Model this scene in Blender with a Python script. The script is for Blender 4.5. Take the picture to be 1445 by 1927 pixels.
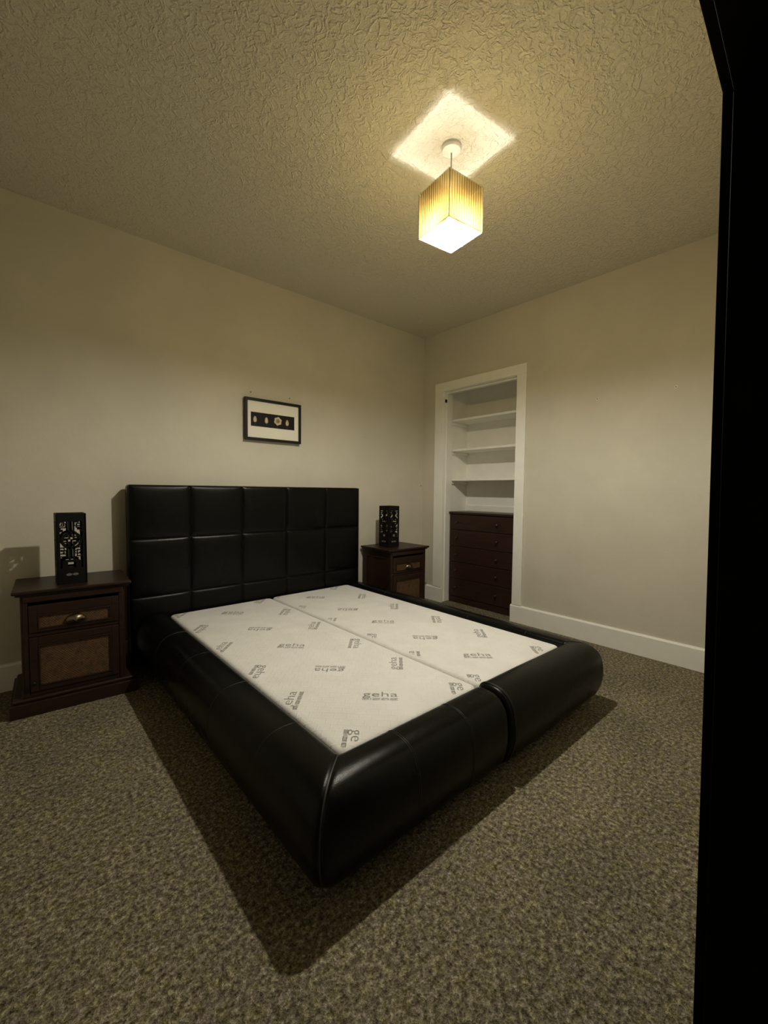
import bpy, bmesh, math, random
from mathutils import Matrix, Vector
random.seed(4)
R = math.radians
for o in list(bpy.data.objects):
    bpy.data.objects.remove(o, do_unlink=True)
SC = bpy.context.scene
COL = SC.collection

# ---------------------------------------------------------------- camera
CAM = Vector((-3.431, -3.2577, 1.1826))
YAW, PITCH, ROLL, FPX = 0.7212, 0.0493, 0.0098, 795.54
fw = Vector((math.sin(YAW)*math.cos(PITCH), math.cos(YAW)*math.cos(PITCH), -math.sin(PITCH)))
rt = Vector((math.cos(YAW), -math.sin(YAW), 0))
up = rt.cross(fw)
rt2 = rt*math.cos(ROLL) + up*math.sin(ROLL)
up2 = -rt*math.sin(ROLL) + up*math.cos(ROLL)
cd = bpy.data.cameras.new('camera')
cd.sensor_fit = 'HORIZONTAL'
cd.sensor_width = 36
cd.lens = FPX/1445*36
cd.clip_start = 0.02
cam = bpy.data.objects.new('camera', cd)
COL.objects.link(cam)
m = Matrix((rt2, up2, -fw)).transposed().to_4x4()
m.translation = CAM
cam.matrix_world = m
SC.camera = cam

# ---------------------------------------------------------------- world, exposure
w = bpy.data.worlds.new('world')
SC.world = w
w.use_nodes = True
w.node_tree.nodes['Background'].inputs[0].default_value = (0.9, 0.95, 1.0, 1)
w.node_tree.nodes['Background'].inputs[1].default_value = 0.002
SC.view_settings.view_transform = 'Standard'
SC.view_settings.look = 'None'
SC.view_settings.gamma = 1
SC.view_settings.use_curve_mapping = False
SC.view_settings.exposure = 0.0
SC.cycles.max_bounces = 12
SC.cycles.diffuse_bounces = 6
SC.cycles.transparent_max_bounces = 16
SC.cycles.sample_clamp_indirect = 12
SC.cycles.caustics_reflective = False
BULB_RADIANCE = 2950
BULB_COLOR = (1.0, 0.945, 0.80)

# ---------------------------------------------------------------- material helpers
MATS = {}
class NT:
    def __init__(s, name):
        s.m = bpy.data.materials.new(name)
        s.m.use_nodes = True
        s.t = s.m.node_tree
        s.n = s.t.nodes
        s.b = s.n['Principled BSDF']
        s.out = s.n['Material Output']
        s.tc = s.n.new('ShaderNodeTexCoord')
        MATS[name] = s.m
    def new(s, ty, **kw):
        nd = s.n.new(ty)
        for k, v in kw.items():
            if k.startswith('_'):
                setattr(nd, k[1:], v)
            else:
                nd.inputs[k.replace('__', ' ')].default_value = v
        return nd
    def link(s, a, ao, b, bi):
        s.t.links.new(a.outputs[ao], b.inputs[bi])
    def coords(s, scale=(1, 1, 1), rot=(0, 0, 0), src='Object'):
        mp = s.n.new('ShaderNodeMapping')
        mp.inputs['Scale'].default_value = scale
        mp.inputs['Rotation'].default_value = rot
        s.link(s.tc, src, mp, 'Vector')
        return mp
    def noise(s, co, scale, detail=3, rough=.55, dist=0):
        nd = s.new('ShaderNodeTexNoise', Scale=scale, Detail=detail, Roughness=rough, Distortion=dist)
        s.link(co, 'Vector', nd, 'Vector')
        return nd
    def ramp(s, src, out, stops):
        r = s.n.new('ShaderNodeValToRGB')
        while len(r.color_ramp.elements) > 1:
            r.color_ramp.elements.remove(r.color_ramp.elements[-1])
        for i, (p, c) in enumerate(stops):
            e = r.color_ramp.elements[0] if i == 0 else r.color_ramp.elements.new(p)
            e.position = p
            e.color = (*c, 1) if len(c) == 3 else c
        s.link(src, out, r, 'Fac')
        return r
    def bump(s, src, out, strength, dist, prev=None):
        b = s.new('ShaderNodeBump', Strength=strength, Distance=dist)
        s.link(src, out, b, 'Height')
        if prev:
            s.link(prev, 'Normal', b, 'Normal')
        return b
    def col(s, nd, out='Color'):
        s.link(nd, out, s.b, 'Base Color')
    def nrm(s, nd):
        s.link(nd, 'Normal', s.b, 'Normal')

def plain(name, color, rough=.5, metal=0, bump=None, var=.0, spec=.5):
    t = NT(name)
    t.b.inputs['Base Color'].default_value = (*color, 1)
    t.b.inputs['Roughness'].default_value = rough
    t.b.inputs['Metallic'].default_value = metal
    t.b.inputs['Specular IOR Level'].default_value = spec
    co = t.coords()
    if var:
        n = t.noise(co, 9, 4)
        t.col(t.ramp(n, 'Fac', [(.3, tuple(c*(1-var) for c in color)), (.7, tuple(c*(1+var) for c in color))]))
    if bump:
        n = t.noise(co, bump[0], 3)
        t.nrm(t.bump(n, 'Fac', bump[1], bump[2]))
    return t.m

def wall_mat(name, c):
    t = NT(name)
    co = t.coords()
    n = t.noise(co, 1.6, 5, .6)
    r = t.ramp(n, 'Fac', [(.35, tuple(x*.94 for x in c)), (.65, tuple(x*1.04 for x in c))])
    t.col(r)
    t.b.inputs['Roughness'].default_value = .75
    t.b.inputs['Specular IOR Level'].default_value = .25
    n1 = t.noise(co, 160, 3)
    n2 = t.noise(co, 9, 3)
    b1 = t.bump(n2, 'Fac', .25, .01)
    t.nrm(t.bump(n1, 'Fac', .35, .0015, b1))
    return t.m
wall_mat('wall_paint', (.585, .55, .455))

def ceiling_mat():
    t = NT('ceiling_artex')
    co = t.coords()
    t.b.inputs['Base Color'].default_value = (.66, .61, .49, 1)
    t.b.inputs['Roughness'].default_value = .7
    # swirled stipple plaster: thin worm-like ridges
    n = t.noise(co, 24, 2.0, .5, .7)
    a = t.new('ShaderNodeMath', _operation='SUBTRACT')
    t.link(n, 'Fac', a, 0)
    a.inputs[1].default_value = .5
    a2 = t.new('ShaderNodeMath', _operation='ABSOLUTE')
    t.link(a, 0, a2, 0)
    r = t.ramp(a2, 0, [(0, (1, 1, 1)), (.03, (.6, .6, .6)), (.075, (0, 0, 0))])
    n3 = t.noise(co, 47, 2, .5, .6)
    c = t.new('ShaderNodeMath', _operation='SUBTRACT')
    t.link(n3, 'Fac', c, 0)
    c.inputs[1].default_value = .5
    c2 = t.new('ShaderNodeMath', _operation='ABSOLUTE')
    t.link(c, 0, c2, 0)
    r3 = t.ramp(c2, 0, [(0, (1, 1, 1)), (.05, (.4, .4, .4)), (.1, (0, 0, 0))])
    b1 = t.bump(r, 'Color', .55, .0065)
    b2 = t.bump(r3, 'Color', .45, .0035, b1)
    n2 = t.noise(co, 220, 3)
    t.nrm(t.bump(n2, 'Fac', .3, .001, b2))
ceiling_mat()

def carpet_mat():
    t = NT('carpet')
    co = t.coords()
    n1 = t.noise(co, 62, 3, .75)
    n2 = t.noise(co, 150, 3, .7)
    n3 = t.noise(co, 2.6, 5, .65)
    n4 = t.noise(co, 26, 3, .6)
    c1 = t.ramp(n1, 'Fac', [(.30, (.05, .042, .028)), (.42, (.135, .118, .082)), (.53, (.235, .212, .160)), (.66, (.43, .40, .32))])
    c2 = t.ramp(n2, 'Fac', [(.30, (.38, .37, .36)), (.48, (.88, .88, .86)), (.66, (1.5, 1.5, 1.46))])
    c4 = t.ramp(n4, 'Fac', [(.32, (.98, .90, .98)), (.50, (.98, .97, .92)), (.68, (1.03, 1.00, .76))])
    mx0 = t.new('ShaderNodeMix', _data_type='RGBA', _blend_type='MULTIPLY')
    mx0.inputs[0].default_value = 1
    t.link(c1, 'Color', mx0, 6)
    t.link(c4, 'Color', mx0, 7)
    mx = t.new('ShaderNodeMix', _data_type='RGBA', _blend_type='MULTIPLY')
    mx.inputs[0].default_value = .9
    t.link(mx0, 2, mx, 6)
    t.link(c2, 'Color', mx, 7)
    c3 = t.ramp(n3, 'Fac', [(.35, (.80, .80, .80)), (.65, (1.12, 1.10, 1.05))])
    m2 = t.new('ShaderNodeMix', _data_type='RGBA', _blend_type='MULTIPLY')
    m2.inputs[0].default_value = 1
    t.link(mx, 2, m2, 6)
    t.link(c3, 'Color', m2, 7)
    t.link(m2, 2, t.b, 'Base Color')
    t.b.inputs['Roughness'].default_value = 1
    t.b.inputs['Specular IOR Level'].default_value = .05
    b1 = t.bump(n1, 'Fac', .9, .012)
    t.nrm(t.bump(n2, 'Fac', .7, .006, b1))
carpet_mat()

def leather_mat():
    t = NT('black_leather')
    t.b.inputs['Base Color'].default_value = (.0028, .0028, .0025, 1)
    co = t.coords()
    n = t.noise(co, 3, 4)
    r = t.ramp(n, 'Fac', [(.3, (.25, .25, .25)), (.7, (.33, .33, .33))])
    t.link(r, 'Color', t.b, 'Roughness')
    t.b.inputs['Specular IOR Level'].default_value = .17
    v = t.new('ShaderNodeTexVoronoi', Scale=420)
    t.link(co, 'Vector', v, 'Vector')
    b1 = t.bump(v, 'Distance', .25, .0008)
    n2 = t.noise(co, 14, 3)
    t.nrm(t.bump(n2, 'Fac', .12, .008, b1))
leather_mat()

def wood_mat(name, dark, light, rough=.4, axis='x', sc=1.0, spec=.5):
    t = NT(name)
    s = {'x': (1.2, 16, 16), 'z': (16, 16, 1.2), 'y': (16, 1.2, 16)}[axis]
    co = t.coords(tuple(k*sc for k in s))
    n = t.noise(co, 3.2, 6, .65, .8)
    t.col(t.ramp(n, 'Fac', [(.28, dark), (.72, light)]))
    t.b.inputs['Roughness'].default_value = rough
    t.b.inputs['Specular IOR Level'].default_value = spec
    t.nrm(t.bump(n, 'Fac', .12, .002))
wood_mat('brown_wood', (.013, .0065, .0045), (.034, .0155, .009), .40, spec=.35)
wood_mat('mahogany', (.016, .0065, .0045), (.040, .015, .009), .40, 'y')
plain('door_wood', (.0040, .0030, .0032), .75, var=.3, spec=.05)
wood_mat('black_wood', (.003, .0027, .0028), (.007, .006, .006), .5, 'z', spec=.2)

def rattan_mat():
    t = NT('rattan')
    co = t.coords()
    ck = t.new('ShaderNodeTexChecker', Scale=150)
    t.link(co, 'Vector', ck, 'Vector')
    ck.inputs['Color1'].default_value = (.13, .068, .026, 1)
    ck.inputs['Color2'].default_value = (.055, .027, .012, 1)
    n = t.noise(co, 60, 4, .7)
    r = t.ramp(n, 'Fac', [(.3, (.45, .42, .4)), (.7, (1.4, 1.35, 1.3))])
    mx = t.new('ShaderNodeMix', _data_type='RGBA', _blend_type='MULTIPLY')
    mx.inputs[0].default_value = 1
    t.link(ck, 'Color', mx, 6)
    t.link(r, 'Color', mx, 7)
    t.link(mx, 2, t.b, 'Base Color')
    t.b.inputs['Roughness'].default_value = .7
    b1 = t.bump(ck, 'Fac', .6, .002)
    t.nrm(t.bump(n, 'Fac', .5, .003, b1))
rattan_mat()

def mattress_mat():
    t = NT('mattress_ticking')
    co = t.coords()
    t.b.inputs['Roughness'].default_value = .9
    t.b.inputs['Specular IOR Level'].default_value = .15
    n = t.noise(co, 7, 4)
    t.col(t.ramp(n, 'Fac', [(.3, (.70, .685, .66)), (.7, (.765, .75, .73))]))
    co2 = t.coords((1, 1, 1), (0, 0, R(45)))
    br = t.new('ShaderNodeTexBrick', Scale=1.0)
    br.offset = .5
    br.inputs['Mortar Size'].default_value = .0035
    br.inputs['Mortar Smooth'].default_value = .9
    br.inputs['Brick Width'].default_value = .048
    br.inputs['Row Height'].default_value = .040
    br.inputs['Color1'].default_value = (0, 0, 0, 1)
    br.inputs['Color2'].default_value = (0, 0, 0, 1)
    br.inputs['Mortar'].default_value = (1, 1, 1, 1)
    t.link(co2, 'Vector', br, 'Vector')
    n2 = t.noise(co, 330, 2)
    b0 = t.bump(br, 'Color', .35, .0022)
    b1 = t.bump(n, 'Fac', .25, .012, b0)
    t.nrm(t.bump(n2, 'Fac', .35, .001, b1))
mattress_mat()

plain('white_gloss', (.84, .825, .765), .45, bump=(30, .12, .004), var=.03)
plain('white_plastic', (.72, .70, .62), .4)
plain('white_cord', (.35, .33, .28), .5)
plain('steel', (.30, .28, .25), .35, 1)
plain('brass', (.20, .165, .105), .34, 1, bump=(40, .1, .002))
plain('print_ink', (.235, .228, .205), .85)
plain('frame_black', (.009, .008, .0075), .4, spec=.25)
plain('mat_board', (.80, .77, .66), .8)
plain('art_dark', (.010, .009, .009), .6, spec=.2)
plain('petal_cream', (.46, .36, .25), .8, var=.25)
plain('petal_pale', (.60, .50, .36), .8, var=.2)
plain('petal_rose', (.34, .21, .10), .8, var=.3)
plain('stem_green', (.055, .05, .02), .8)
plain('grey_inlay', (.13, .13, .135), .6)
plain('dark_metal', (.02, .018, .016), .5, .6)
plain('dark_void', (.01, .01, .01), .9)
plain('seam_thread', (.02, .02, .018), .45)
g = NT('picture_glass')
g.b.inputs['Base Color'].default_value = (1, 1, 1, 1)
g.b.inputs['Roughness'].default_value = .02
g.b.inputs['Transmission Weight'].default_value = 1
g.b.inputs['IOR'].default_value = 1.0

def shade_mat(name, tr, df, tlc):
    t = NT(name)
    t.n.remove(t.b)
    a = t.new('ShaderNodeBsdfTransparent', Color=(*tr, 1))
    d = t.new('ShaderNodeBsdfDiffuse', Color=(*df, 1))
    tl = t.new('ShaderNodeBsdfTranslucent', Color=(*tlc, 1))
    co = t.coords()
    n = t.noise(co, 130, 2)
    a1 = t.n.new('ShaderNodeAddShader')
    a2 = t.n.new('ShaderNodeAddShader')
    t.t.links.new(d.outputs[0], a1.inputs[0])
    t.t.links.new(tl.outputs[0], a1.inputs[1])
    t.t.links.new(a.outputs[0], a2.inputs[0])
    t.t.links.new(a1.outputs[0], a2.inputs[1])
    t.t.links.new(a2.outputs[0], t.out.inputs[0])
shade_mat('shade_fabric', (.205, .182, .105), (.11, .090, .048), (.0370, .0235, .0064))
shade_mat('shade_fold', (.07, .05, .024), (.03, .02, .007), (.0150, .0080, .0021))

e = NT('bulb_glow')
e.n.remove(e.b)
em = e.new('ShaderNodeEmission', Color=(*BULB_COLOR, 1), Strength=BULB_RADIANCE)
e.t.links.new(em.outputs[0], e.out.inputs[0])

# ---------------------------------------------------------------- mesh helpers
class MB:
    def __init__(s):
        s.v = []
        s.f = []
    def add(s, verts, faces):
        o = len(s.v)
        s.v += [tuple(v) for v in verts]
        s.f += [tuple(i+o for i in f) for f in faces]
        return s
    def box(s, x0, x1, y0, y1, z0, z1):
        v = [(x, y, z) for z in (z0, z1) for y in (y0, y1) for x in (x0, x1)]
        return s.add(v, [(0, 2, 3, 1), (4, 5, 7, 6), (0, 1, 5, 4), (2, 6, 7, 3), (0, 4, 6, 2), (1, 3, 7, 5)])
    def prism(s, poly, fn, t0, t1):
        """extrude 2-D poly; fn(a, b, t) -> xyz"""
        n = len(poly)
        v = [fn(a, b, t0) for a, b in poly] + [fn(a, b, t1) for a, b in poly]
        f = [tuple(range(n))[::-1], tuple(range(n, 2*n))]
        f += [(i, (i+1) % n, n+(i+1) % n, n+i) for i in range(n)]
        return s.add(v, f)
    def lathe(s, prof, c=(0, 0, 0), seg=28, axis='z'):
        v = []
        for r, h in prof:
            for k in range(seg):
                a = 2*math.pi*k/seg
                p = (r*math.cos(a), r*math.sin(a), h)
                if axis == 'x':
                    p = (p[2], p[0], p[1])
                elif axis == 'y':
                    p = (p[0], p[2], p[1])
                v.append((p[0]+c[0], p[1]+c[1], p[2]+c[2]))
        f = []
        for i in range(len(prof)-1):
            for k in range(seg):
                f.append((i*seg+k, i*seg+(k+1) % seg, (i+1)*seg+(k+1) % seg, (i+1)*seg+k))
        f.append(tuple(range(seg))[::-1])
        f.append(tuple(range((len(prof)-1)*seg, len(prof)*seg)))
        return s.add(v, f)
    def tube(s, pts, r, seg=8):
        pts = [Vector(p) for p in pts]
        rings = []
        ref = None
        for i, p in enumerate(pts):
            d = (pts[min(i+1, len(pts)-1)]-pts[max(i-1, 0)]).normalized()
            if ref is None:
                ref = d.orthogonal().normalized()
            a = (ref - d*ref.dot(d)).normalized()
            ref = a
            b = d.cross(a)
            rings.append([p+(a*math.cos(2*math.pi*k/seg)+b*math.sin(2*math.pi*k/seg))*r for k in range(seg)])
        v = [q for rg in rings for q in rg]
        f = []
        for i in range(len(pts)-1):
            for k in range(seg):
                f.append((i*seg+k, i*seg+(k+1) % seg, (i+1)*seg+(k+1) % seg, (i+1)*seg+k))
        f.append(tuple(range(seg))[::-1])
        f.append(tuple(range((len(pts)-1)*seg, len(pts)*seg)))
        return s.add(v, f)
    def build(s, name, mat, parent=None, smooth=False, bevel=0, bseg=2, origin=None):
        me = bpy.data.meshes.new(name)
        v = s.v
        if origin:
            v = [(a-origin[0], b-origin[1], c-origin[2]) for a, b, c in v]
        me.from_pydata(v, [], s.f)
        me.update()
        bm = bmesh.new()
        bm.from_mesh(me)
        bmesh.ops.recalc_face_normals(bm, faces=bm.faces)
        bm.to_mesh(me)
        bm.free()
        return link(name, me, mat, parent, smooth, bevel, bseg, origin)

def link(name, me, mat, parent=None, smooth=False, bevel=0, bseg=2, origin=None):
    o = bpy.data.objects.new(name, me)
    COL.objects.link(o)
    me.materials.append(MATS[mat])
    if origin:
        o.location = origin
    if parent:
        o.parent = parent
    if smooth:
        for p in me.polygons:
            p.use_smooth = True
    if bevel:
        md = o.modifiers.new('bevel', 'BEVEL')
        md.width = bevel
        md.segments = bseg
        md.limit_method = 'ANGLE'
        md.angle_limit = R(40)
        md.harden_normals = False
    return o

def empty(name, loc, label, cat, group=None, rz=0):
    o = bpy.data.objects.new(name, None)
    COL.objects.link(o)
    o.location = loc
    o.rotation_euler[2] = rz
    o.empty_display_size = .1
    return tag(o, label, cat, group)

def tag(o, label=None, cat=None, group=None, kind=None):
    if label: o['label'] = label
    if cat: o['category'] = cat
    if group: o['group'] = group
    if kind: o['kind'] = kind
    return o

def struct(o, label, cat):
    return tag(o, label, cat, None, 'structure')

# ---------------------------------------------------------------- room shell
H = 2.8506
XL, YF, YFO = -4.05, -3.064, -3.37       # left wall, front wall inner and outer face
T = .12
DROT = R(2.5)
OX0, OX1, OZ = -3.80, -2.341, 1.982     # doorway in the front wall
AY0, AY1, AZ = -.300, -1.155, 2.232     # cupboard opening in the right wall
ABX, ASY0, ASY1 = .44, -.262, -1.20     # cupboard recess: back face and sides

struct(MB().box(XL-T, .6, -4.7, .12, -.1, 0).build('floor', 'carpet'), 'speckled grey brown carpet covering the bedroom floor', 'carpet')
struct(MB().box(XL-T, .6, -4.7, .12, H, H+.12).build('ceiling', 'ceiling_artex'), 'cream textured plaster ceiling with swirled ridges', 'ceiling')
wb = struct(MB().box(XL-T, .12, 0, .12, 0, H).build('wall_back', 'wall_paint'), 'beige painted wall behind the headboard', 'wall')
wr = MB()
wr.box(0, .12, AY0, 0, 0, H).box(0, .12, AY1, AY0, AZ, H).box(0, .12, YFO, AY1, 0, H)
wr = struct(wr.build('wall_right', 'wall_paint'), 'beige painted wall with the built in cupboard recess', 'wall')
struct(MB().box(XL-T, XL, -4.7, 0, 0, H).build('wall_left', 'wall_paint'), 'beige wall on the left side of the room', 'wall')
def plan(mb):
    """the doorway wall stands slightly out of square and its lining a little out of plumb"""
    c, q = math.cos(DROT), math.sin(DROT)
    mb.v = [(OX1+(x-OX1)*c-(y-YF)*q, YF+(x-OX1)*q+(y-YF)*c+.0128*(z-.98), z) for x, y, z in mb.v]
    return mb
wf = MB()
wf.box(XL-.02, OX0-.036, YFO, YF, 0, H).box(OX0-.036, OX1+.036, YFO, YF, OZ+.036, H).box(OX1+.036, .02, YFO, YF, 0, H)
struct(plan(wf).build('wall_front', 'wall_paint'), 'beige wall around the doorway', 'wall')
struct(MB().box(XL, .12, -4.7, -4.58, 0, H).build('wall_hall', 'wall_paint'), 'hall wall behind the doorway', 'wall')
struct(MB().box(-1.2, -1.08, -4.58, YFO, 0, H).build('wall_hall_end', 'wall_paint'), 'end wall of the hall', 'wall')

# recess behind the cupboard opening
rec = MB()
rec.box(ABX, ABX+.03, ASY1-.03, ASY0+.03, 0, 2.40)
rec.box(.12, ABX, ASY0, ASY0+.03, 0, 2.40)
rec.box(.12, ABX, ASY1-.03, ASY1, 0, 2.40)
rec.box(.12, ABX, ASY1-.03, ASY0+.03, 2.37, 2.40)
rec.build('recess_lining', 'white_gloss', wr)
MB().box(ABX-.014, ABX-.0005, ASY1+.001, ASY0-.001, .90, 1.035).build('back_rail', 'white_gloss', wr, bevel=.003)

# door lining in dark wood
dr = bpy.data.objects.new('door_1', None)
COL.objects.link(dr)
dr.location = (OX1, YF, 0)
struct(dr, 'dark wooden doorway lining at the right edge of the view', 'doorway')
def dpart(name, mb, **k):
    o = plan(mb).build(name, 'door_wood', None, **k)
    o.parent = dr
    o.matrix_parent_inverse = Matrix.Translation((-OX1, -YF, 0))
    return o
dpart('jamb', MB().box(OX1-.0, OX1+.035, YFO-.02, YF+.001, 0, OZ), bevel=.003)
dpart('jamb', MB().box(OX0-.035, OX0, YFO-.02, YF+.001, 0, OZ), bevel=.003)
dpart('head_lining', MB().box(OX0-.035, OX1+.035, YFO-.02, YF+.001, OZ, OZ+.035), bevel=.003)
dpart('door_stop', MB().box(OX0, OX1, YF-.17, YF-.13, OZ-.018, OZ-.0005), bevel=.003)
dpart('door_stop', MB().box(OX1-.018, OX1-.0005, YF-.17, YF-.13, 0, OZ-.019), bevel=.003)
ar = MB()
ar.prism([(OX1+.012, 0), (OX1+.085, 0), (OX1+.085, OZ+.085), (OX0-.085, OZ+.085), (OX0-.085, 0), (OX0-.012, 0), (OX0-.012, OZ+.012), (OX1+.012, OZ+.012)],
         lambda a, b, t: (a, t, b), YF+.0015, YF+.02)
dpart('architrave', ar, bevel=.003)

# skirting boards
def skirt(name, a, b, nx, ny, label):
    """board from a to b in plan, thickness towards (nx, ny)"""
    prof = [(0, 0), (.020, 0), (.020, .146), (.016, .153), (.010, .158), (0, .158)]
    mb = MB()
    v = []
    for (x, y) in (a, b):
        v += [(x+nx*d, y+ny*d, z) for d, z in prof]
    n = len(prof)
    mb.add(v, [tuple(range(n)), tuple(range(n, 2*n))] + [(i, (i+1) % n, n+(i+1) % n, n+i) for i in range(n)])
    struct(mb.build(name, 'white_gloss'), label, 'skirting board')
skirt('baseboard_back', (XL, 0), (0, 0), 0, -1, 'cream skirting board along the headboard wall')
skirt('baseboard_right', (0, AY1+.012), (0, YF+.11), -1, 0, 'cream skirting board along the right wall below the bare wall')
skirt('baseboard_right_stub', (0, -.021), (0, AY0-.012), -1, 0, 'short cream skirting block left of the cupboard opening')
skirt('baseboard_left', (XL, YF), (XL, -.021), 1, 0, 'cream skirting board along the left wall')
bpy.data.objects['baseboard_right_stub'].name = 'baseboard_corner'

# cupboard architrave (trim) and inner lining
tr = bpy.data.objects.new('trim_1', None)
COL.objects.link(tr)
struct(tr, 'cream painted architrave framing the open cupboard recess', 'architrave')
def tpart(name, mb, **k):
    return mb.build(name, 'white_gloss', tr, **k)
zs = .1585
tpart('side_casing', MB().box(-.017, 0, AY0, -.183, zs, AZ), bevel=.003)
tpart('side_casing', MB().box(-.017, 0, -1.247, AY1, zs, AZ), bevel=.003)
tpart('head_casing', MB().box(-.017, 0, -1.247, -.183, AZ, 2.322), bevel=.003)
tpart('lining', MB().box(-.003, .135, AY0-.001, AY0+.020, 0, AZ+.02), bevel=.002)
tpart('lining', MB().box(-.003, .135, AY1-.020, AY1+.001, 0, AZ+.02), bevel=.002)
tpart('lining', MB().box(-.003, .135, AY1+.001, AY0-.001, AZ-.004, AZ+.02), bevel=.002)
tpart('stop_bead', MB().box(.030, .046, AY0-.011, AY0-.001, .002, AZ-.005), bevel=.002)
tpart('stop_bead', MB().box(.030, .046, AY1+.001, AY0-.012, AZ-.022, AZ-.0045), bevel=.002)
c = MB().box(.006, .026, AY0-.016, AY0-.0015, 2.118, 2.150)
c.build('catch', 'dark_metal', tr, bevel=.003)

# shelves in the recess
SHY0, SHY1 = ASY0-.0015, ASY1+.0015
shelf_txt = {1.935: 'top white painted shelf inside the cupboard recess', 1.617: 'middle white painted shelf inside the cupboard recess',
             1.300: 'lowest white painted shelf inside the cupboard recess, above the drawers'}
for z, txt in shelf_txt.items():
    s = empty('shelf', (.15, -.73, z), txt, 'shelf', 'cupboard shelves')
    MB().box(0, ABX-.15-.001, SHY1+.73, SHY0+.73, -.0, .022).build('board', 'white_gloss', s, bevel=.002)
    MB().box(.012, ABX-.15-.001, SHY0+.73-.018, SHY0+.73, -.032, -.0005).build('batten', 'white_gloss', s, bevel=.002)
    MB().box(.012, ABX-.15-.001, SHY1+.73, SHY1+.73+.018, -.032, -.0005).build('batten', 'white_gloss', s, bevel=.002)

# screws left in the walls
def screw(x, y, z, nrm, par, r=.004):
    mb = MB()
    ax = 'y' if nrm == 'y' else 'x'
    mb.lathe([(r*.5, 0), (r*.5, -.006), (r, -.007), (r*.95, -.010), (r*.4, -.0115)], (x, y, z), 12, ax)
    mb.build('screw', 'dark_metal', par, smooth=False)
for x, z in ((-1.991, 1.957), (-1.649, 1.958), (-.034, 1.247)):
    screw(x, 0, z, 'y', wb)
for y, z in ((-1.851, 1.913), (-2.369, 1.915)):
    mb = MB().lathe([(.010, 0), (.010, -.001), (.009, -.0018)], (0, y, z), 16, 'x')
    mb.build('wall_plug', 'white_plastic', wr)
    mb = MB().lathe([(.0035, -.0018), (.0035, -.005), (.002, -.006)], (0, y, z), 12, 'x')
    mb.build('screw', 'dark_metal', wr)

# ---------------------------------------------------------------- bed
MX0, MX1, MYH, MYF, ZM = -2.6534, -1.1477, -.165, -2.170, .3294
BXC = -1.9265
bed = empty('bed', ((MX0+MX1)/2, -1.2, 0), 'low black leather bed frame with padded rails and panelled headboard', 'bed')
def bp(o, parent=bed):
    """keep world coordinates under the bed empty"""
    o.parent = parent
    root = bed.location
    if parent is bed:
        o.matrix_parent_inverse = Matrix.Translation(-root)
    return o

PROF = [(.004, .045), (.004, .300), (.006, .324), (.016, .341), (.034, .350), (.058, .352), (.082, .351), (.105, .346), (.128, .335), (.148, .315),
        (.163, .287), (.171, .252), (.175, .212), (.175, .172), (.170, .134), (.160, .098), (.145, .067), (.122, .043), (.090, .030), (.05, .026)]
RC = .042
def offp(u, ins):
    """inset a profile point towards the roll's middle"""
    cx, cz = .09, .19
    d = math.hypot(u[0]-cx, u[1]-cz)
    k = max(0, (d-ins)/d)
    return (cx+(u[0]-cx)*k, cz+(u[1]-cz)*k)
def loft(mb, rings):
    n = len(rings[0])
    v = [p for r in rings for p in r]
    f = []
    for i in range(len(rings)-1):
        for k in range(n):
            f.append((i*n+k, i*n+(k+1) % n, (i+1)*n+(k+1) % n, (i+1)*n+k))
    f.append(tuple(range(n))[::-1])
    f.append(tuple(range((len(rings)-1)*n, len(rings)*n)))
    return mb.add(v, f)
def smoothprof(P, n=3):
    """Catmull-Rom refinement of a closed profile except for its straight inner edge"""
    out = []
    N = len(P)
    for i in range(N):
        p0, p1, p2, p3 = P[i-1], P[i], P[(i+1) % N], P[(i+2) % N]
        k = 1 if i in (0, N-1) else 2
        for j in range(k):
            t = j/k
            q = []
            for a in (0, 1):
                q.append(.5*((2*p1[a])+(-p0[a]+p2[a])*t+(2*p0[a]-5*p1[a]+4*p2[a]-p3[a])*t*t+(-p0[a]+3*p1[a]-3*p2[a]+p3[a])*t**3))
            out.append(tuple(q))
    return out
PR = smoothprof(PROF)
KX = 1.13          # the near side rail is the plumper one
def corner_pt(cx, sx, u, z, ang):
    kx = KX if sx < 0 else 1
    """ang 0 = square to the side rail, 90 = square to the foot rail"""
    r = min(u, RC)
    e = max(0, u-RC)
    return (cx+sx*kx*(e+r*math.cos(ang)), MYF-(e+r*math.sin(ang)), z)
def side_rail(cx, sx, ins=0):
    kx = KX if sx < 0 else 1
    rings = []
    ys = [-.150, -.152, -.158, -.168] + [-.168+(MYF+.168)*i/24 for i in range(1, 25)]
    for i, y in enumerate(ys):
        d = (.022, .010, .003, 0)[i] if i < 4 else 0
        dd = .0
        # upholstery pulled in slightly at the seams
        for sy in SIDE_SEAMS:
            dd += .0014*math.exp(-((y-sy)/.010)**2)
        rings.append([(cx+sx*kx*q[0], y, q[1]) for q in (offp(p, d+dd) for p in PR)])
    for a in (9, 18, 27, 36, 42, 45):
        dd = .004*math.exp(-((45-a)/7)**2)
        rings.append([corner_pt(cx, sx, q[0], q[1], R(a)) for q in (offp(p, dd) for p in PR)])
    return loft(MB(), rings)
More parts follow.
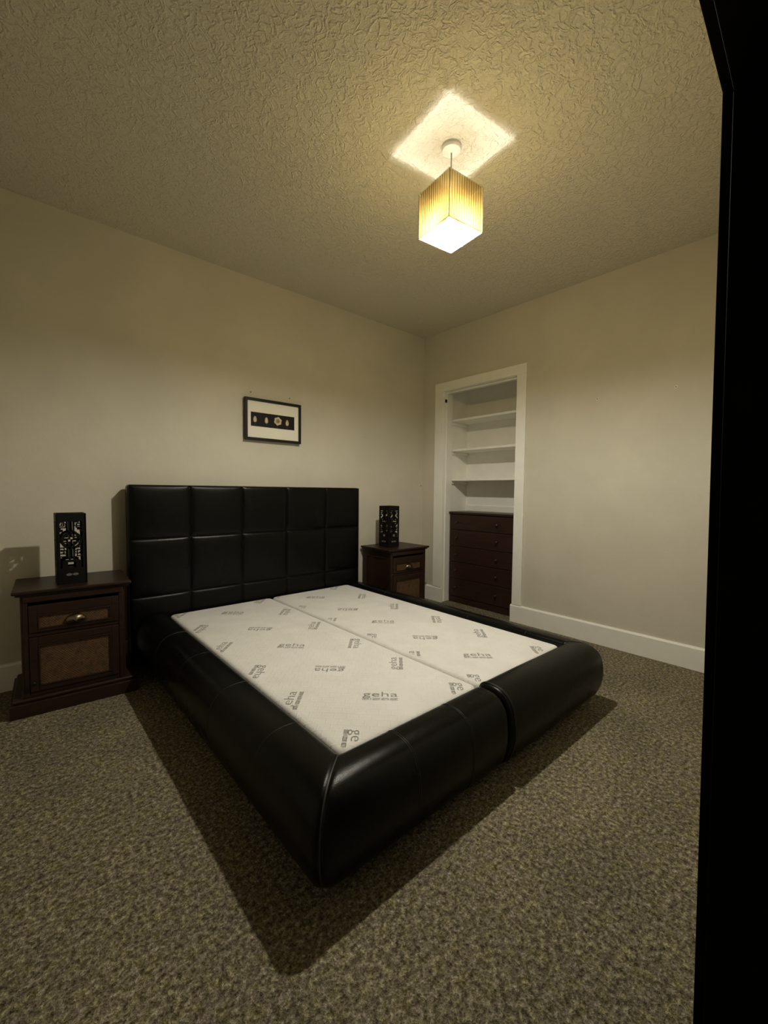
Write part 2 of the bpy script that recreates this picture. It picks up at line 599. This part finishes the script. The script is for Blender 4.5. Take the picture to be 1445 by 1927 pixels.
def foot_rail(cx, sx, xend, seams, grow=0):
    rings = []
    for a in (45, 48, 54, 63, 72, 81):
        dd = .004*math.exp(-((45-a)/7)**2)
        rings.append([corner_pt(cx, sx, q[0], q[1], R(a)) for q in (offp(p, dd) for p in PR)])
    L = xend-cx
    fr = [i/24*.94 for i in range(25)]
    tail = [(1-.030/abs(L), 0), (1-.016/abs(L), .002), (1-.007/abs(L), .008), (1-.002/abs(L), .017), (1.0, .032)]
    for i, f in enumerate(fr):
        x = cx+L*f
        gr = grow*min(1, f*1.6)
        dd = sum(.0014*math.exp(-((x-sx_)/.010)**2) for sx_ in seams)
        rings.append([(x, MYF-q[0], q[1]) for q in (offp(p, dd-gr) for p in PR)])
    for f, d in tail:
        rings.append([(cx+L*f, MYF-q[0], q[1]) for q in (offp(p, d-grow) for p in PR)])
    return loft(MB(), rings)
def seam_line(fn, off=.001, r=.0016, i0=3, i1=None):
    """thin stitched cord following the roll's profile"""
    pts = [fn(offp(p, -off)) for p in PR[i0:i1 or len(PR)-6]]
    return MB().tube(pts, r, 6)
SIDE_SEAMS = (-.66, -1.07, -1.51, -1.94)
for cx, sx in ((MX0, -1), (MX1, 1)):
    so = bp(side_rail(cx, sx).build('side_rail', 'black_leather', None, smooth=True))
    for sy in SIDE_SEAMS:
        seam_line(lambda q: (cx+sx*(KX if sx < 0 else 1)*q[0], sy, q[1]), -.0008, .0012).build('seam', 'seam_thread', so, smooth=True)
    for a in (43.2, 44.4):
        seam_line(lambda q: corner_pt(cx, sx, q[0], q[1], R(a)), -.003).build('seam', 'seam_thread', so, smooth=True)
for cx, sx, xe, seams, grow in ((MX0, -1, BXC-.0015, (-2.46, -2.172), 0), (MX1, 1, BXC+.0015, (), .006)):
    fo = bp(foot_rail(cx, sx, xe, seams, grow).build('foot_rail', 'black_leather', None, smooth=True))
    for s_ in seams:
        for d in (-.0035, .0035):
            seam_line(lambda q: (s_+d, MYF-q[0], q[1]), -.0006+grow, .0012).build('seam', 'seam_thread', fo, smooth=True)
    for a in (45.6, 46.8):
        seam_line(lambda q: corner_pt(cx, sx, q[0], q[1], R(a)), -.003).build('seam', 'seam_thread', fo, smooth=True)
    if grow:
        for d in (.020, .027):
            seam_line(lambda q: (xe+d, MYF-q[0], q[1]), grow+.0012, .0018).build('seam', 'seam_thread', fo, smooth=True)
# unseen base panel added to block light under the bed; mattresses rest on it
bp(MB().box(MX0+.012, MX1-.012, MYF+.012, -.16, .05, .10).build('light_block_base', 'dark_void', None))

# headboard with 5 x 3 padded panels
HX0, HX1, HZ = -2.874, -.986, 1.214
hb = MB()
hb.box(HX0, HX1, -.126, -.028, .02, HZ-.004)
hbo = bp(hb.build('headboard', 'black_leather', None, bevel=.022, bseg=4))
zsplit = [.07, .462, .850, HZ]
pw = (HX1-HX0)/5
def puff(x0, x1, z0, z1, ex):
    """padded leather panel; ex = (left, right, bottom, top) true where it rolls over the board's edge"""
    N = 14
    mb = MB()
    v = []
    for j in range(N+1):
        for i in range(N+1):
            u, t = i/N, j/N
            # denser near the borders
            u = .5-.5*math.cos(math.pi*u)
            t = .5-.5*math.cos(math.pi*t)
            fu = 1-abs(2*u-1)**9
            ft = 1-abs(2*t-1)**9
            d = .011*(max(fu, 0)**.5)*(max(ft, 0)**.5)+.006*math.sin(u*3.1)*math.sin(t*3.1)
            v.append((x0+(x1-x0)*u, -.125-d, z0+(z1-z0)*t))
    n = N+1
    f = [(j*n+i, j*n+i+1, (j+1)*n+i+1, (j+1)*n+i) for j in range(N) for i in range(N)]
    # border skirt into the board
    rim = [i for i in range(n)] + [j*n+N for j in range(1, n)] + [N*n+i for i in range(N-1, -1, -1)] + [j*n for j in range(N-1, 0, -1)]
    k = len(v)
    v += [(v[i][0], -.118, v[i][2]) for i in rim]
    f += [(rim[a], rim[(a+1) % len(rim)], k+(a+1) % len(rim), k+a) for a in range(len(rim))]
    f.append(tuple(k+a for a in range(len(rim))))
    return mb.add(v, f)
for r_ in range(3):
    for c_ in range(5):
        x0 = HX0+pw*c_+(.006 if c_ == 0 else .0012)
        x1 = HX0+pw*(c_+1)-(.006 if c_ == 4 else .0012)
        z0, z1 = zsplit[r_]+.0012, zsplit[r_+1]-(.008 if r_ == 2 else .0012)
        puff(x0, x1, z0, z1, None).build('padded_panel', 'black_leather', hbo, smooth=True)

# two mattresses
def mattress(x0, x1, label, lift):
    cx, cy = (x0+x1)/2, (MYH+MYF)/2
    hx, hy = (x1-x0)/2, (MYH-MYF)/2
    hz = ZM+lift-.1005
    o = empty('mattress', (cx, cy, .1005), label, 'mattress', 'pair of mattresses on the bed')
    # rounded slab: plan corner radius, rolled top edge
    rc = .035
    def outline(ins):
        pts = []
        for qx, qy, a0 in ((1, 1, 0), (-1, 1, 90), (-1, -1, 180), (1, -1, 270)):
            r = max(rc-ins*.5, .006)
            for k in range(7):
                a = R(a0+90*k/6)
                pts.append((qx*(hx-ins-r)+r*math.cos(a), qy*(hy-ins-r)+r*math.sin(a)))
        return pts
    levels = [(0.012, 0), (.003, .012), (.0, .04), (.0, hz-.026), (.002, hz-.014), (.008, hz-.005), (.018, hz-.001), (.04, hz)]
    n = 28
    v, f = [], []
    for ins, z in levels:
        v += [(a, b, z) for a, b in outline(ins)]
    for i in range(len(levels)-1):
        for k in range(n):
            f.append((i*n+k, i*n+(k+1) % n, (i+1)*n+(k+1) % n, (i+1)*n+k))
    f.append(tuple(range(n))[::-1])
    f.append(tuple(range((len(levels)-1)*n, len(levels)*n)))
    MB().add(v, f).build('ticking_cover', 'mattress_ticking', o, smooth=True)
    return o, hx, hy, hz
mid = BXC+.022
mL, hxL, hyL, hz = mattress(MX0+.002, mid-.003, 'white printed mattress on the left half of the bed', 0)
mR, hxR, hyR, hzR = mattress(mid+.003, MX1-.002, 'white printed mattress on the right half of the bed', .002)

# printed logo: lettering over a line of small capitals too fine to read
fc = bpy.data.curves.new('lettering', 'FONT')
fc.body = 'geha'
fc.size = .098
fc.align_x = 'CENTER'
fc.resolution_u = 3
fc.offset = -.0010
fo_ = bpy.data.objects.new('lettering', fc)
COL.objects.link(fo_)
bpy.context.view_layer.update()
dg = bpy.context.evaluated_depsgraph_get()
me = bpy.data.meshes.new_from_object(fo_.evaluated_get(dg))
bpy.data.objects.remove(fo_)
xs = [v.co.x for v in me.vertices]
wid = max(xs)-min(xs)
xm = (max(xs)+min(xs))/2
LW = .146
LV = [((v.co.x-xm)*LW/wid, v.co.y*.62+.003) for v in me.vertices]
LF = [tuple(p.vertices) for p in me.polygons]
bpy.data.meshes.remove(me)
x = -LW/2
words = (5, 1, 6, 6, 6)
unit = LW/(sum(words)*1.0+len(words)-1)
for wd in words:
    for k in range(wd):
        a = x+unit*.10
        for (b0, b1, c0, c1) in (((0, .3, 0, 1), (.3, .8, .8, 1), (.3, .8, 0, .2)), ((0, .25, 0, 1), (.55, .8, 0, 1), (.25, .55, .4, .6)), ((.28, .55, 0, 1), (0, .85, .8, 1)))[random.randrange(3)]:
            n0 = len(LV)
            LV += [(a+b0*unit, -.026+c0*.0165), (a+b1*unit, -.026+c0*.0165), (a+b1*unit, -.026+c1*.0165), (a+b0*unit, -.026+c1*.0165)]
            LF.append((n0, n0+1, n0+2, n0+3))
        x += unit
    x += unit
MC = -1.9005
def logo(parent, hx, hy, hz, gx, gy, rot, body_me={}):
    """gx, gy measured from the bed's middle and the mattress foot"""
    lx = MC+gx-parent.location.x
    ly = gy-hy
    c, s = math.cos(R(rot)), math.sin(R(rot))
    V, keep = [], []
    for a, b in LV:
        V.append((lx+a*c-b*s, ly+a*s+b*c))
    ok = [abs(px) < hx-.019 and abs(py) < hy-.019 for px, py in V]
    faces = [f for f in LF if all(ok[i] for i in f)]
    if not faces:
        return
    used = sorted({i for f in faces for i in f})
    idx = {i: k for k, i in enumerate(used)}
    def top(px, py):
        e = min(hx-abs(px), hy-abs(py))
        return hz-(.001*max(0, (.04-e)/.022) if e < .04 else 0)+.0009
    vs = [(V[i][0], V[i][1], top(*V[i])) for i in used]
    me = bpy.data.meshes.new('printed_logo')
    me.from_pydata(vs, [], [tuple(idx[i] for i in f) for f in faces])
    link('printed_logo', me, 'print_ink', parent)
ROWS_V = ((.035, -132), (.41, 48), (.768, -132), (1.175, 48), (1.566, -132), (1.955, 48))
ROWS_H = ((.205, -42), (.577, 138), (.950, -42), (1.337, 138), (1.765, -42))
for y, r_ in ROWS_H:
    logo(mL, hxL, hyL, hz, -.405, y, r_)
    logo(mR, hxR, hyR, hzR, .263, y, r_)
for y, r_ in ROWS_V:
    logo(mL, hxL, hyL, hz, -.690, y, r_)
    logo(mL, hxL, hyL, hz, -.115, y, r_)
    logo(mR, hxR, hyR, hzR, .000+.012, y, r_)
    logo(mR, hxR, hyR, hzR, .572, y, r_)

# ---------------------------------------------------------------- nightstands
def nightstand(xc, yf, D, label, rz=0):
    """xc centre, yf front of the top slab, D slab depth; local x across, y from the front (0) to the back (D)"""
    o = empty('nightstand', (xc, yf, 0), label, 'nightstand', 'pair of bedside cabinets', rz)
    W2, S2, B2 = .222, .263, .282
    f0 = .022           # body front
    bk = D-.004
    wd = 'brown_wood'
    # moulded top
    def slab(ins, z0, z1):
        return (-S2+ins, S2-ins, ins, D, z0, z1)
    t = MB().box(*slab(0, .634, .652))
    t.build('top', wd, o, bevel=.006, bseg=3)
    MB().box(*slab(.013, .622, .6338)).build('top_moulding', wd, o, bevel=.004)
    # carcass
    b = MB()
    b.box(-W2, -W2+.022, f0, bk, .09, .6218)
    b.box(W2-.022, W2, f0, bk, .09, .6218)
    b.box(-W2+.022, W2-.022, bk-.012, bk, .09, .6218)
    b.box(-W2+.022, W2-.022, f0+.004, bk-.012, .585, .6218)
    b.box(-W2+.022, W2-.022, f0+.004, bk-.012, .090, .112)
    b.box(-W2+.022, W2-.022, f0+.004, f0+.03, .404, .424)
    b.build('carcass', wd, o, bevel=.003)
    for s in (-1, 1):       # framed side panels
        sp = MB()
        x0, x1 = sorted((s*W2+s*.0005, s*(W2+.008)))
        sp.box(x0, x1, f0+.002, f0+.055, .092, .620).box(x0, x1, bk-.055, bk-.002, .092, .620)
        sp.box(x0, x1, f0+.055, bk-.055, .560, .620).box(x0, x1, f0+.055, bk-.055, .092, .150)
        sp.build('side_frame', wd, o)
    MB().box(-W2+.004, W2-.004, f0-.006, f0-.0005, .590, .6215).build('apron', wd, o, bevel=.002)
    # base
    bs = MB().box(-B2, B2, -.010, D, 0, .070)
    bs.build('plinth', wd, o, bevel=.004)
    MB().box(-B2+.012, B2-.012, .004, D, .0705, .0895).build('plinth_moulding', wd, o, bevel=.007, bseg=3)
    # drawer with a woven panel
    def framed(name, x0, x1, z0, z1, fr, rz0, rz1):
        p = MB()
        y0, y1 = f0-.004, f0+.016
        p.box(x0, x0+fr, y0, y1, z0, z1).box(x1-fr, x1, y0, y1, z0, z1)
        p.box(x0+fr, x1-fr, y0, y1, z0, rz0).box(x0+fr, x1-fr, y0, y1, rz1, z1)
        q = p.build(name, wd, o, bevel=.0025)
        MB().box(x0+fr, x1-fr, f0+.0035, f0+.012, rz0, rz1).build('rattan_panel', 'rattan', q)
        bd = MB()
        a0, a1 = x0+fr, x1-fr
        for (p0, p1, c0, c1) in ((a0, a1, rz0, rz0+.007), (a0, a1, rz1-.007, rz1), (a0, a0+.007, rz0+.007, rz1-.007), (a1-.007, a1, rz0+.007, rz1-.007)):
            bd.box(p0, p1, f0-.007, f0+.0034, c0, c1)
        bd.build('bead', wd, q, bevel=.002)
        return q
    dw = framed('drawer', -W2+.024, W2-.024, .427, .570, .036, .443, .520)
    # cup pull
    cp = []
    seg, rg = 16, 7
    for j in range(rg+1):
        ph = (math.pi/2)*j/rg
        for k in range(seg+1):
            th = math.pi*k/seg
            cp.append((.047*math.cos(th)*math.cos(ph), f0-.004-.030*math.sin(ph)*(.55+.45*math.sin(th)), .466+.036*math.sin(th)*math.cos(ph)-.003*math.sin(ph)))
    fc_ = [(j*(seg+1)+k, j*(seg+1)+k+1, (j+1)*(seg+1)+k+1, (j+1)*(seg+1)+k) for j in range(rg) for k in range(seg)]
    pull = MB().add(cp, fc_)
    pull.box(-.050, .050, f0-.0075, f0-.0042, .459, .466)
    pl = pull.build('cup_handle', 'brass', dw, smooth=True)
    sd = pl.modifiers.new('solid', 'SOLIDIFY')
    sd.thickness = .0015
    dd = framed('door', -W2+.024, W2-.024, .115, .402, .036, .140, .360)
    MB().lathe([(.004, 0), (.004, -.010), (.009, -.014), (.010, -.020), (.006, -.024)], (-W2+.040, f0-.004, .165), 14, 'y').build('knob', 'dark_metal', dd, smooth=True)
    return o
nightstand(-3.188, -.461, .425, 'dark wooden nightstand with rattan panels on the near side of the headboard, far left', R(-3))
nightstand(-.632, -.456, .425, 'dark wooden nightstand with rattan panels between the bed and the cupboard recess')

# ---------------------------------------------------------------- lattice table lamps
LW_, LH = .136, .390
def lamp_panel():
    """fretwork panel in local coords: x across (centred), z up, y thickness 0..t"""
    mb = MB()
    t = .007
    def rc_(u0, u1, v0, v1):
        mb.box((u0-.5)*LW_, (u1-.5)*LW_, 0, t, LH*(1-v1), LH*(1-v0))
    def both(u0, u1, v0, v1):
        rc_(u0, u1, v0, v1)
        rc_(1-u1, 1-u0, v0, v1)
    both(0.0, .125, 0, 1)
    rc_(.125, .875, 0, .115)
    rc_(.125, .875, .770, 1)
    both(.395, .462, .115, .285)
    both(.395, .462, .475, .655)
    # ring
    n = 40
    c = (0, LH*(1-.382))
    ro, ri = .36*LW_, .262*LW_
    poly_o = [(c[0]+ro*math.cos(2*math.pi*k/n), c[1]+ro*math.sin(2*math.pi*k/n)) for k in range(n)]
    poly_i = [(c[0]+ri*math.cos(2*math.pi*k/n), c[1]+ri*math.sin(2*math.pi*k/n)) for k in range(n)]
    v = [(a, 0, b) for a, b in poly_o]+[(a, 0, b) for a, b in poly_i]+[(a, t, b) for a, b in poly_o]+[(a, t, b) for a, b in poly_i]
    f = []
    for k in range(n):
        q = (k+1) % n
        f += [(k, q, n+q, n+k), (2*n+k, 3*n+k, 3*n+q, 2*n+q), (k, 2*n+k, 2*n+q, q), (n+k, n+q, 3*n+q, 3*n+k)]
    mb.add(v, f)
    # four leaves inside the ring, leaving a thin cross of light
    both(.395, .462, .285, .368)
    both(.395, .462, .396, .475)
    both(.250, .395, .348, .368)
    both(.250, .395, .396, .416)
    # side links to the ring
    both(.120, .160, .360, .404)
    # upper hooks
    both(.165, .350, .135, .150)
    both(.300, .350, .150, .205)
    both(.125, .350, .190, .205)
    both(.120, .225, .225, .258)
    both(.165, .205, .150, .165)
    # lower hooks
    both(.125, .340, .512, .528)
    both(.300, .340, .528, .614)
    both(.125, .300, .600, .614)
    both(.200, .245, .545, .575)
    both(.200, .300, .562, .575)
    # bracket at the foot
    rc_(.250, .750, .655, .690)
    both(.190, .365, .690, .770)
    both(.190, .250, .668, .690)
    me = mb
    return me
PAN = lamp_panel()
def table_lamp(x, y, z, label):
    """x, y: near left corner"""
    o = empty('table_lamp', (x+LW_/2, y+LW_/2, z), label, 'table lamp', 'pair of fretwork lamps')
    h = LW_/2
    for k, a in enumerate((0, 90, 180, 270)):
        p = PAN.build('lattice_panel', 'black_wood', o)
        M = Matrix.Rotation(R(a), 4, 'Z') @ Matrix.Translation((0, -h+(.0002 if k % 2 else 0), 0))
        p.data.transform(M)
        for s in (-1, 1):
            inl = MB().lathe([(.0, 0), (.0118, 0), (.0118, -.0012), (.0108, -.0018), (.0, -.0018)], (0, 0, 0), 18, 'y').build('inlay', 'grey_inlay', p)
            inl.data.transform(M @ Matrix.Translation((s*.0145, -.0001, LH*.135)) @ Matrix.Diagonal((1.15, 1, .62, 1)))
    MB().box(-h+.0075, h-.0075, -h+.0075, h-.0075, .004, .018).build('base_plate', 'black_wood', o)
    MB().lathe([(.016, .0185), (.016, .060), (.020, .062), (.020, .085), (.012, .087)], (0, 0, 0), 18).build('lamp_holder', 'black_wood', o, smooth=False)
    return o
table_lamp(-3.259, -.372, .6523, 'black fretwork lamp on the far left nightstand, in front of its wall shadow')
table_lamp(-.784, -.3135, .6523, 'black fretwork lamp on the nightstand beside the cupboard recess')

# ---------------------------------------------------------------- chest of drawers in the recess
def chest():
    X0, X1, Y0, Y1, Z0, ZT = .100, .420, -1.092, -.309, 0, .972
    yc = (Y0+Y1)/2
    o = empty('chest_of_drawers', (X0, yc, 0), 'dark mahogany chest of drawers with small knobs inside the cupboard recess', 'chest of drawers')
    hy = (Y1-Y0)/2
    D = X1-X0
    b = MB()
    b.box(.014, D, -hy, -hy+.02, .0, ZT-.024).box(.014, D, hy-.02, hy, .0, ZT-.024).box(D-.012, D, -hy+.02, hy-.02, .0, ZT-.024)
    b.box(.016, D-.012, -hy+.02, hy-.02, .058, .070)
    b.build('carcass', 'mahogany', o, bevel=.002)
    MB().box(-.006, D, -hy-.004, hy+.004, ZT-.0235, ZT).build('top', 'mahogany', o, bevel=.005, bseg=3)
    MB().box(.006, .0155, -hy+.004, hy-.004, .0, .064).build('plinth', 'mahogany', o, bevel=.003)
    zz = [.068, .262, .437, .606, .782, .944]
    kz = [.170, .352, .520, .697, .862]
    for i in range(5):
        d = MB().box(.0, .0138, -hy+.006, hy-.006, zz[i]+.002, zz[i+1]-.002).build('drawer', 'mahogany', o, bevel=.004, bseg=2)
        for ky in (-.42, -.915):
            MB().lathe([(.0075, 0), (.0075, -.006), (.0055, -.010), (.0125, -.018), (.0145, -.024), (.011, -.030), (.004, -.032)], (-.0001, ky-yc, kz[i]), 18, 'x').build('knob', 'mahogany_knob', d, smooth=True)
plain('mahogany_knob', (.045, .016, .010), .22)
chest()

# ---------------------------------------------------------------- framed picture
def picture():
    x0, x1, z0, z1 = -2.051, -1.5555, 1.579, 1.9105
    xc, zc = (x0+x1)/2, (z0+z1)/2
    o = empty('picture_frame', (xc, -.012, z0), 'black framed flower print with white mount above the headboard', 'picture')
    hw, h = (x1-x0)/2, z1-z0
    b = .021
    f = MB()
    yb, yf = -.000, -.026
    f.box(-hw, -hw+b, yf, yb, 0, h).box(hw-b, hw, yf, yb, 0, h).box(-hw+b, hw-b, yf, yb, 0, b).box(-hw+b, hw-b, yf, yb, h-b, h)
    f.build('frame', 'frame_black', o, bevel=.0015)
    MB().box(-hw+b, hw-b, -.014, -.004, b, h-b).build('mount', 'mat_board', o)
    px0, px1, pz0, pz1 = -2.0-xc, -1.615-xc, 1.690-z0, 1.801-z0
    art = MB().box(px0, px1, -.0155, -.0142, pz0, pz1).build('print', 'art_dark', o)
    def blade(cx, cz, pts, mat, name, dy):
        MB().prism(pts, lambda a, c_, t: (cx+a, t, cz+c_), -.0157-dy, -.0161-dy).build(name, mat, art)
    zc_ = 1.744-z0
    for bx in (-1.966, -1.869, -1.683):
        cx = bx-xc
        MB().box(cx-.0012, cx+.0012, -.0160, -.0156, pz0+.002, zc_-.020).build('stem', 'stem_green', art)
        bud = [(0, -.024), (.009, -.021), (.0145, -.010), (.0145, .004), (.010, .018), (.005, .026), (0, .022), (-.004, .027), (-.010, .017), (-.014, .003), (-.0145, -.010), (-.009, -.021)]
        blade(cx, zc_, bud, 'petal_cream', 'bud', .0002)
        inner = [(-.002, -.022), (.006, -.015), (.007, .004), (.003, .020), (-.003, .010), (-.005, -.010)]
        blade(cx-.002, zc_, inner, 'petal_pale', 'petal', .0008)
        blade(cx, zc_-.026, [(-.006, .005), (.006, .005), (.002, -.004), (-.002, -.004)], 'stem_green', 'calyx', .0008)
    cx, cz = -1.768-xc, 1.750-z0
    MB().box(cx-.0055, cx-.003, -.0160, -.0156, pz0+.002, cz-.028).build('stem', 'stem_green', art)
    for k in range(6):
        a = 2*math.pi*k/6+.35
        ux, uz = math.cos(a), math.sin(a)
        pts = []
        for j in range(12):
            th = 2*math.pi*j/12
            p, q = .019+.0165*math.cos(th), .0155*math.sin(th)
            pts.append((ux*p-uz*q, uz*p+ux*q))
        blade(cx, cz, pts, 'petal_pale', 'petal', .0002+.0003*(k % 3))
    for k in range(5):
        a = 2*math.pi*k/5
        pts = []
        for j in range(10):
            th = 2*math.pi*j/10
            p, q = .009+.010*math.cos(th), .009*math.sin(th)
            pts.append((math.cos(a)*p-math.sin(a)*q, math.sin(a)*p+math.cos(a)*q))
        blade(cx, cz, pts, 'petal_rose', 'inner_petal', .0012+.0002*(k % 2))
picture()

# ---------------------------------------------------------------- pendant lamp
def pendant():
    X, Y, ZT, ZB, hw, rot = -1.792, -1.862, 2.644, 2.431, .107, -.1237
    o = empty('pendant_lamp', (X, Y, ZB), 'lit pendant lamp with square pleated cream shade hanging from the ceiling', 'pendant lamp', None, rot)
    top, hgt = H-ZB, ZT-ZB
    MB().lathe([(.0475, top), (.0475, top-.012), (.044, top-.022), (.030, top-.027), (.010, top-.030)], seg=36).build('ceiling_rose', 'white_plastic', o, smooth=False, bevel=.001)
    zc = .050                # dome equator above the shade's lower edge
    MB().tube([(0, 0, top-.029), (0, 0, zc+.112)], .0032, 8).build('cord', 'white_cord', o, smooth=True)
    # pleated fabric: a zig-zag wall around the square
    N = 14
    cor = [(-hw, -hw), (hw, -hw), (hw, hw), (-hw, hw)]
    pts, folds = [], []
    for s in range(4):
        a, b = Vector(cor[s]), Vector(cor[(s+1) % 4])
        d = (b-a).normalized()
        nrm = Vector((d.y, -d.x))
        for k in range(N):
            p = a+(b-a)*(k/N)
            q = a+(b-a)*((k+.82)/N)
            pts.append(p)
            pts.append(q+nrm*.0022)
            folds.append((p, d, nrm))
    n = len(pts)
    v = [(p.x, p.y, 0) for p in pts]+[(p.x, p.y, hgt) for p in pts]
    f = [(k, (k+1) % n, n+(k+1) % n, n+k) for k in range(n)]
    sh = MB().add(v, f).build('shade', 'shade_fabric', o)
    fm = MB()
    for p, d, nrm in folds:
        a, b = p-d*.0012+nrm*.0027, p+d*.0012+nrm*.0027
        fm.add([(a.x, a.y, .001), (b.x, b.y, .001), (b.x, b.y, hgt-.001), (a.x, a.y, hgt-.001)], [(0, 1, 2, 3)])
    fm.build('pleat_folds', 'shade_fold', sh)
    # wire rims and spider
    for z, nm in ((.001, 'lower_rim'), (hgt-.001, 'upper_rim')):
        loop = [(cor[k % 4][0]*1.02, cor[k % 4][1]*1.02, z) for k in range(4)]
        w_ = MB()
        for k in range(4):
            w_.tube([loop[k], loop[(k+1) % 4]], .0016, 6)
        w_.build(nm, 'white_cord', sh)
    cw = MB()
    for k in range(4):
        cw.tube([(cor[k][0]*1.018, cor[k][1]*1.018, .001), (cor[k][0]*1.018, cor[k][1]*1.018, hgt-.001)], .0016, 6)
    cw.build('corner_wires', 'white_cord', sh)
    sp = MB()
    zs_ = zc+.075
    for k in range(4):
        sp.tube([(cor[k][0]*.98, cor[k][1]*.98, hgt-.002), (cor[k][0]*.10, cor[k][1]*.10, zs_)], .0012, 6)
    sp.build('spider', 'white_cord', sh)
    # bulb: frosted dome facing down below an opaque collar
    r = .033
    prof = [(r*math.cos(R(a)), zc-r*math.sin(R(a))) for a in (-5, 0, 10, 20, 30, 40, 50, 60, 70, 80, 88)]
    bl = MB().lathe(prof[::-1], seg=24).build('bulb', 'bulb_glow', o, smooth=True)
    cz_ = r*math.sin(R(5))+.0005
    MB().lathe([(r*.97, zc+cz_), (r*.95, zc+cz_+.006), (.018, zc+.035), (.0135, zc+.045)], seg=24).build('collar', 'white_plastic', bl, smooth=True)
    MB().lathe([(.020, zc+.0455), (.020, zc+.085), (.014, zc+.1), (.007, zc+.112)], seg=20).build('lamp_holder', 'white_plastic', o, smooth=True)
pendant()
